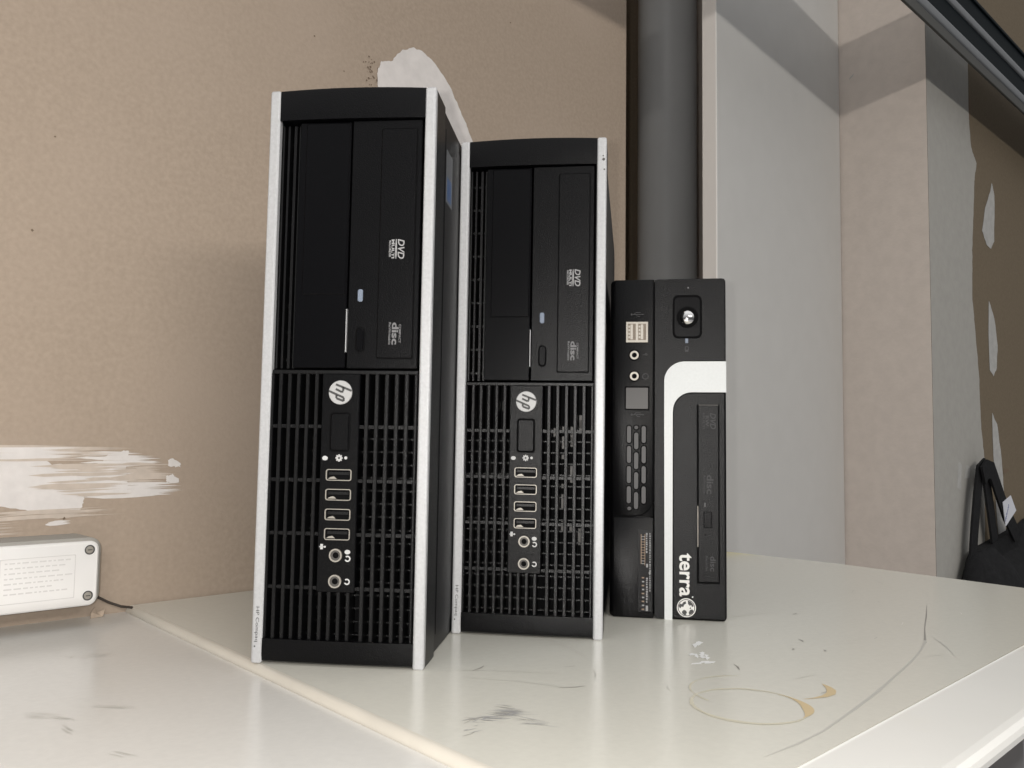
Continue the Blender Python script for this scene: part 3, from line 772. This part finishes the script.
# ------------------------------------------------------------------ the small computer
def build_small():
    W, H, DD = 8.6, 25.5, 23.5
    t = empty('mini_computer', (0, 0, 0))
    bm = NB(); box(bm, 0.12, W-0.12, 1.6, DD, 0.05, H-0.08, 0, 0.2, 2)
    obj('case', bm, 'casem', t, True)
    # front: left section, right section; rounded outer corners
    bm = NB(); prism(bm, [(x, z) for x, z in rrect(0.0, 3.26, 0.0, H-.02, .3, 4)], 0.25, 1.7, 0, .25)
    prism(bm, rrect(0.28, 3.26, 7.5, H-.05, .05, 2), 0.02, .4, 0, .06)
    prism(bm, rrect(0.28, 3.26, 0.05, 7.44, .05, 2), 0.02, .4, 0, .04)
    prism(bm, rrect(3.30, W, 0.0, H, .3, 4), 0.10, 1.7, 0, .22)
    obj('front_bezel', bm, 'black', t, True)
    # curved parting line round the vent section
    bm = NB()
    pl = [(3.28, H-.1), (3.28, 9.2)] + [(3.28-1.5+1.5*cos(radians(a)), 9.0+1.5*sin(radians(a))) for a in range(0, -91, -10)] + [(0.3, 7.5)]
    stroke(bm, pl, 0.07, -0.05, 0, 'y'); obj('parting_line', bm, 'void', t)
    # white hooked trim
    out = [(W-.03, 19.17), (5.5, 19.17)] + [(5.5-1.46+0*a, 0) for a in ()] + \
          [(5.55+1.5*cos(radians(a)), 17.67+1.5*sin(radians(a))) for a in range(95, 181, 8)] + [(4.05, 15), (4.09, 0.0), (4.66, 0.0), (4.69, 15.4)] + \
          [(6.1+1.4*cos(radians(a)), 15.45+1.4*sin(radians(a))) for a in range(180, 89, -9)] + [(W-.03, 16.85)]
    bm = NB(); f0 = [bm.verts.new((x, 0.02, z)) for x, z in out]; f1 = [bm.verts.new((x, 0.5, z)) for x, z in out]
    F0 = bm.faces.new(f0); F1 = bm.faces.new(list(reversed(f1)))
    for i in range(len(out)): bm.faces.new((f0[i], f0[(i+1) % len(out)], f1[(i+1) % len(out)], f1[i]))
    F0.normal_update(); F1.normal_update(); bmesh.ops.triangulate(bm, faces=[F0, F1])
    box(bm, W-.06, W+.01, .12, 1.7, 16.85, 19.17)
    o = obj('trim_band', bm, 'white', t); o['label'] = 'white hooked band'
    # right section skin so that the trim is framed by raised black parts
    bm = NB(); prism(bm, [(3.36, .1), (4.04, .1), (4.0, 15.0), (3.99, 17.67)] + [(5.55+1.56*cos(radians(a)), 17.67+1.56*sin(radians(a))) for a in range(172, 94, -8)] + [(5.5, 19.23), (W-.1, 19.23), (W-.1, H-.1), (3.36, H-.1)], 0.0, .3, 0)
    prism(bm, [(4.74, .15), (W-.12, .15), (W-.12, 16.76), (6.1, 16.76)] + [(6.1+1.33*cos(radians(a)), 15.43+1.33*sin(radians(a))) for a in range(99, 181, 9)], 0.0, .3, 0, .04)
    obj('front_skin', bm, 'black', t, True)
    # power button
    bm = NB(); frame(bm, rrect(4.67, 6.85, 20.9, 24.2, .42), rrect(4.83, 6.69, 21.06, 24.04, .32), -0.04, .2, 1)
    prism(bm, rrect(4.83, 6.69, 21.06, 24.04, .32), -0.01, .2, 0)
    frame(bm, circle(5.77, 22.5, .80, 36), circle(5.77, 22.5, .58, 36), -0.09, .1, 1)
    pb = obj('power_plate', bm, ['black_smooth', 'void'], t)
    bm = NB(); ball(bm, (5.77, 0.06, 22.5), .58, 0, .55); obj('power_button', bm, 'chrome', pb, True)
    bm = NB(); box(bm, 5.60, 5.83, -0.03, .1, 20.55, 20.95, 0, .03, 1); obj('power_light', bm, 'ledm', pb)
    bm = NB(); frame(bm, rrect(5.58, 5.86, 20.0, 20.3, .05), rrect(5.63, 5.81, 20.05, 20.25, .04), -0.01, .02); box(bm, 5.60, 5.84, -0.01, 0.02, 19.9, 20.02)
    obj('display_symbol', bm, 'mark_dark', t)
    bm = NB(); prism(bm, circle(5.83, 24.76, .06, 10), -0.01, 0); obj('pin_hole', bm, 'mark_dim', t)
    # twin usb block
    bm = NB(); box(bm, 1.17, 2.85, -0.05, .5, 20.62, 22.22, 0, .03, 1)
    for x in (1.32, 2.10):
        box(bm, x, x+.60, -0.055, .1, 20.80, 22.06, 1); box(bm, x+.20, x+.38, -0.075, .1, 20.86, 22.0, 0)
        for k in range(4): box(bm, x+.04, x+.17, -0.065, 0, 20.95+k*.27, 21.10+k*.27, 0)
    obj('usb_port_pair', bm, ['nickel', 'copper'], t)
    for (x, z) in ((2.03, 22.78), (2.05, 15.14)):
        bm = NB(); box(bm, x-.42, x+.42, -0.0, .04, z-.025, z+.025); prism(bm, circle(x-.42, z, .08, 10), -.0, .04)
        stroke(bm, [(x-.25, z), (x-.1, z+.14), (x+.25, z+.14)], .04, -.0, 0, 'y'); stroke(bm, [(x-.1, z), (x+.02, z-.14), (x+.2, z-.14)], .04, -.0, 0, 'y'); prism(bm, circle(x+.44, z, .07, 3), -.0, .04)
        obj('bus_symbol', bm, 'mark_dark', t)
    bm = NB(); box(bm, 2.45, 2.85, -.0, .04, 19.66, 19.72); prism(bm, circle(2.7, 19.72, .10, 10), -.0, .04)
    obj('microphone_symbol', bm, 'mark_dark', t)
    bm = NB(); frame(bm, circle(2.65, 18.04, .24, 16), circle(2.65, 18.04, .18, 16), -.0, .04)
    obj('headphone_symbol', bm, 'mark_dark', t)
    for z in (19.66, 18.06):
        bm = NB(); frame(bm, circle(1.82, z, .43), circle(1.82, z, .33), -0.02, .3, 1)
        frame(bm, circle(1.82, z, .33), circle(1.82, z, .19), -0.07, .3, 0); prism(bm, circle(1.82, z, .19), -0.01, .1, 2)
        obj('audio_jack', bm, ['nickel', 'void', 'void'], t, True)
    bm = NB(); frame(bm, rrect(1.10, 2.95, 15.48, 17.28, .05, 2), rrect(1.20, 2.85, 15.58, 17.18, .05, 2), -0.02, .2, 1)
    prism(bm, rrect(1.20, 2.85, 15.58, 17.18, .05, 2), -0.01, .2, 0)
    obj('sensor_window', bm, ['window', 'void'], t)
    # capsule-shaped vent slots
    def capsule(x, z0, z1, w=.40):
        r_ = w/2
        return [(x + r_*cos(radians(a)), z1-r_ + r_*sin(radians(a))) for a in range(0, 181, 20)] + [(x + r_*cos(radians(a)), z0+r_ + r_*sin(radians(a))) for a in range(180, 361, 20)]
    bm = NB()
    sl = []
    for x in (1.44, 2.54):
        for k in range(4): sl.append((x, 14.34-k*1.51-1.39, 14.34-k*1.51))
    for k in range(4): sl.append((1.98, 13.84-k*1.49-1.37, 13.84-k*1.49))
    sl += [(1.98, 13.98, 14.36), (1.48, 7.90, 8.28)]
    for x, z0, z1 in sl:
        frame(bm, capsule(x, z0-.03, z1+.03, .48), capsule(x, z0+.055, z1-.055, .31), -0.005, .2, 1)
        prism(bm, capsule(x, z0+.055, z1-.055, .31), 0.0, .1, 0)
    obj('vent_slots', bm, ['slot', 'void'], t)
    # slim optical drive
    bm = NB(); box(bm, 6.44, 8.10, -0.012, .4, 2.72, 15.95, 1)
    box(bm, 6.56, 8.02, -0.06, .3, 2.86, 15.84, 0, .03, 1)
    od = obj('optical_drive', bm, ['black', 'void'], t)
    bm = NB(); box(bm, 6.50, 6.54, -0.03, .0, 5.4, 8.4); obj('gap_highlight', bm, 'nickel', od)  # nickel sliver standing in for the white highlight in the left gap
    bm = NB(); box(bm, 6.6, 8.0, -.03, 0.1, 15.86, 15.92); obj('bright_rim', bm, 'nickel_dull', od)
    bm = NB(); frame(bm, rrect(6.93, 7.54, 6.82, 8.0, .06, 2), rrect(6.99, 7.48, 6.88, 7.94, .05, 2), -0.07, 0, 1); prism(bm, rrect(6.99, 7.48, 6.88, 7.94, .05, 2), -0.09, 0, 0)
    obj('eject_button', bm, ['black_smooth', 'void'], od)
    bm = NB(); prism(bm, circle(7.05, 6.3, .07, 10), -0.065, 0); obj('eject_hole', bm, 'void', od)
    bm = NB(); box(bm, 7.0, 7.06, -0.07, 0, 8.35, 8.65); obj('drive_light', bm, 'mark_dim', od)
    bm = NB()
    text_into(bm, 'DVD', 7.62, 14.7, -0.06, 1.2, .42, .02, .25); text_into(bm, 'RW', 7.2, 14.7, -0.06, .8, .25, .02); text_into(bm, 'MULTI', 6.95, 14.7, -0.06, 1.2, .14)
    obj('disc_format_logo', bm, 'mark_dark', od)
    bm = NB(); text_into(bm, 'disc', 7.4, 10.0, -0.06, 1.4, .5, .02); text_into(bm, 'ReWritable', 7.0, 10.0, -0.06, 1.3, .15); obj('disc_logo', bm, 'mark_dark', od)
    bm = NB(); text_into(bm, 'disc', 7.6, 4.2, -0.06, 1.1, .4, .02); text_into(bm, 'Recorder', 7.15, 4.2, -0.06, 1.1, .17); obj('recorder_logo', bm, 'mark_dark', od)
    # dark sticker with rows of tiny print, a red-brown bar code and tick marks
    bm = NB(); box(bm, 2.15, 3.18, 0.012, .1, 0.5, 6.55, 0)
    def row(x, z0, z1, w, mi):
        z = z1
        while z > z0:
            h = random.uniform(.05, .16); box(bm, x, x+w*random.uniform(.7, 1), -0.002, .02, z-h, z, mi); z -= h + random.uniform(.03, .07)
    row(2.98, 2.0, 6.3, .10, 1); row(2.72, 4.9, 6.3, .13, 1); row(2.74, 1.2, 3.0, .13, 1)
    box(bm, 2.74, 2.88, -.003, .02, 3.76, 4.02, 1); box(bm, 2.72, 2.88, -.003, .02, .56, .95, 1); prism(bm, circle(3.0, 3.35, .08, 10), -.003, .02, 1)
    box(bm, 2.34, 2.40, -.002, .02, 4.0, 6.2, 2); box(bm, 2.62, 2.67, -.002, .02, 3.9, 6.2, 2)
    for k in range(11): box(bm, 2.40, 2.62, -.002, .02, 4.0+k*.2, 4.05+k*.2, 2 if 1 < k < 9 else 1)
    for k in range(9): box(bm, 2.42+.02*(k % 2), 2.60, -.002, .02, .62+k*.29, .72+k*.29, 1 if k % 2 else 2)
    o = obj('spec_sticker', bm, ['black_smooth', 'mark_mid', 'orange'], t); o['label'] = 'dark sticker with rows of tiny print'
    # brand name read downwards, with a globe under it
    bm = NB(); text_into(bm, 'terra', 5.62, 3.32, 0.0, 3.15, 0.92, 0.02)
    prism(bm, circle(6.13, 1.72, .055, 10), -0.015, 0.0)
    obj('brand_lettering', bm, 'white_print', t)
    bm = NB(); frame(bm, circle(5.68, .93, .69, 36), circle(5.68, .93, .62, 36), -0.012, 0.0, 0)
    prism(bm, circle(5.68, .93, .57, 36), -0.010, 0.0, 0)
    for pts in ([(5.22, 1.22), (5.36, 1.18), (5.46, 1.33), (5.62, 1.41), (5.66, 1.24), (5.52, 1.14), (5.46, .98), (5.32, 1.00), (5.24, .86), (5.14, .96), (5.14, 1.10)],
                [(5.78, 1.47), (5.98, 1.40), (6.12, 1.26), (6.21, 1.06), (6.08, 1.00), (6.02, 1.14), (5.92, 1.08), (5.80, 1.20)],
                [(5.34, .62), (5.50, .78), (5.66, .72), (5.72, .56), (5.64, .48), (5.70, .38), (5.52, .40), (5.40, .48)],
                [(5.84, .58), (5.94, .78), (6.10, .84), (6.20, .72), (6.10, .54), (5.90, .42)], [(5.90, .92), (6.0, .98), (6.03, .90), (5.95, .85)]):
        f = bm.faces.new([bm.verts.new((x, -0.018, z)) for x, z in pts]); f.material_index = 1; f.normal_update(); bmesh.ops.triangulate(bm, faces=[f])
    obj('globe_emblem', bm, ['white_print', 'ink'], t)
    return t
mini = build_small()
place(mini, 7.48, 64.70, -0.172)
tag(mini, 'small black computer with white hooked band, right of both towers', 'computer')

# ------------------------------------------------------------------ bag on the right wall
t = empty('tote_bag', (157, PY, D-10))
tag(t, 'black fabric bag hanging by its straps behind the desk at right', 'bag')
bm = NB()
# body: stacked cross-sections, wider towards the bottom, creased
secs = [(-4.5, 158.0, 192, 2.2), (-6.5, 154.5, 192, 4.2), (-9, 150.5, 193, 5.6), (-14, 146, 194, 7.0), (-22, 147, 195, 8.0), (-32, 147, 195, 8.2), (-38, 149, 193, 7.0), (-40, 152, 190, 4.0)]
rings = []
for k, (z, x0, x1, dep) in enumerate(secs):
    ring = []
    N = 44
    for i in range(N):
        a = 2*pi*i/N
        cx = (x0+x1)/2; rx = (x1-x0)/2
        ca, sa = cos(a), sin(a)
        x = cx + rx*math.copysign(abs(ca)**0.7, ca); y = PY - 0.02 - dep*0.5 + dep*0.5*math.copysign(abs(sa)**0.7, sa)
        zz = z + (1.6*sin((x-150)*0.22) + 0.7*sin(x*0.7) + (x-160)*0.10 if k < 3 else 0.5*sin(x*0.5+k))
        y -= 0.5*max(0, -sa)*(1 + sin(x*0.55 + z*0.25))
        ring.append(bm.verts.new((x-165, y-PY, zz+10)))
    rings.append(ring)
for A, B in zip(rings, rings[1:]):
    for i in range(44): bm.faces.new((A[i], A[(i+1) % 44], B[(i+1) % 44], B[i]))
bm.faces.new(rings[0]); bm.faces.new(list(reversed(rings[-1])))
obj('bag_body', bm, 'fabric', t, True)
def strap(pts, w, y, th=0.35):
    bm = NB(); L = []
    P = [Vector(p) for p in pts]
    for i, p in enumerate(P):
        d = (P[min(i+1, len(P)-1)] - P[max(i-1, 0)]).normalized(); nn = Vector((-d.y, d.x))*w/2
        L.append([bm.verts.new((q.x-165, yy, q.y+10)) for q, yy in ((p+nn, y), (p-nn, y), (p-nn, y-th), (p+nn, y-th))])
    for A, B in zip(L, L[1:]):
        for k in range(4): bm.faces.new((A[k], A[(k+1) % 4], B[(k+1) % 4], B[k]))
    bm.faces.new(L[0]); bm.faces.new(list(reversed(L[-1])))
    return obj('strap', bm, 'fabric', t)
strap([(156.3, -6.8), (158.0, 0.0), (159.7, 5.5), (161.3, 9.3), (163.0, 10.0), (164.3, 8.0), (166.2, 2.5), (167.8, -2.5), (168.6, -5.5)], 3.0, -1.5)
sp = strap([(160.5, 8.5), (162.5, 9.6), (164.9, 9.3), (168.2, 5.8), (171.8, 2.0), (176.5, -1.5), (182.0, -6.5)], 3.2, -2.2)
bm = NB()
pts = [(169.2, 3.9), (173.6, 4.9), (176.4, 2.2), (170.4, -0.2)]
f0 = [bm.verts.new((x-165, -2.75, z+10)) for x, z in pts]; f1 = [bm.verts.new((x-165, -2.65, z+10)) for x, z in pts]
bm.faces.new(f0); bm.faces.new(list(reversed(f1)))
for i in range(4): bm.faces.new((f0[i], f0[(i+1) % 4], f1[(i+1) % 4], f1[i]))
for k in range(7):
    x = 170.2 + k*.3; z = 0.6 + k*.38
    box(bm, x-165, x+.18-165, -2.78, -2.74, z+10, z+10+random.uniform(.3, .8), 1)
o = obj('paper_tag', bm, ['paper', 'blue_ink'], t); o['label'] = 'white paper tag on the strap'
bm = NB(); tube(bm, [(156.2, PY-0.02, D+8.0), (156.2, PY-1.0, D+7.8), (156.2, PY-1.75, D+8.1)], .3, 0, 10)
o = obj('wall_hook', bm, 'steel', smooth=True)
tag(o, 'small metal hook behind the bag strap on the right wall', 'hook')

# ------------------------------------------------------------------ light
def area(name, loc, target, size, size_y, power, color, spread=180):
    l = bpy.data.lights.new(name, 'AREA'); l.shape = 'RECTANGLE'; l.size = size; l.size_y = size_y; l.energy = power; l.color = color; l.spread = radians(spread)
    o = bpy.data.objects.new(name, l); COL.objects.link(o); o.location = loc
    o.rotation_euler = (Vector(target)-Vector(loc)).to_track_quat('-Z', 'Y').to_euler(); return o
TUBE, FLASH, AMB = 58.0, 7.5, 0.92
area('tube_lamp', (-0.95, -3.07, DESK*CM + 1.32), (0.5, 0.5, 1.2), 2.4, 0.04, TUBE, (1.0, 0.95, 0.88))
# the camera's own flash, beside its lens
fl = bpy.data.lights.new('flash', 'POINT'); fl.energy = FLASH; fl.shadow_soft_size = 0.004; fl.color = (1.0, 0.97, 0.93)
fo = bpy.data.objects.new('flash', fl); COL.objects.link(fo)
fo.location = cam.matrix_world.translation - r2*0.018 + u2*0.006
w = bpy.data.worlds.new('world'); SC.world = w; w.use_nodes = True
nt = w.node_tree; bg = nt.nodes['Background']; bg.inputs[1].default_value = AMB
# the bright room behind and above the viewer: white ceiling over greyer walls
tc = nt.nodes.new('ShaderNodeTexCoord'); sp_ = nt.nodes.new('ShaderNodeSeparateXYZ'); rp = nt.nodes.new('ShaderNodeValToRGB')
nt.links.new(tc.outputs['Generated'], sp_.inputs[0]); nt.links.new(sp_.outputs[2], rp.inputs[0]); nt.links.new(rp.outputs[0], bg.inputs[0])
rp.color_ramp.elements[0].position = 0.0; rp.color_ramp.elements[0].color = (0.10, 0.10, 0.105, 1)
e_ = rp.color_ramp.elements.new(0.25); e_.color = (0.32, 0.32, 0.325, 1)
rp.color_ramp.elements[1].position = 0.75; rp.color_ramp.elements[1].color = (1.0, 1.0, 1.0, 1)

SC.view_settings.view_transform = 'Standard'
SC.view_settings.look = 'None'
SC.view_settings.gamma = 1.0
SC.view_settings.use_curve_mapping = False
SC.view_settings.exposure = 0.0
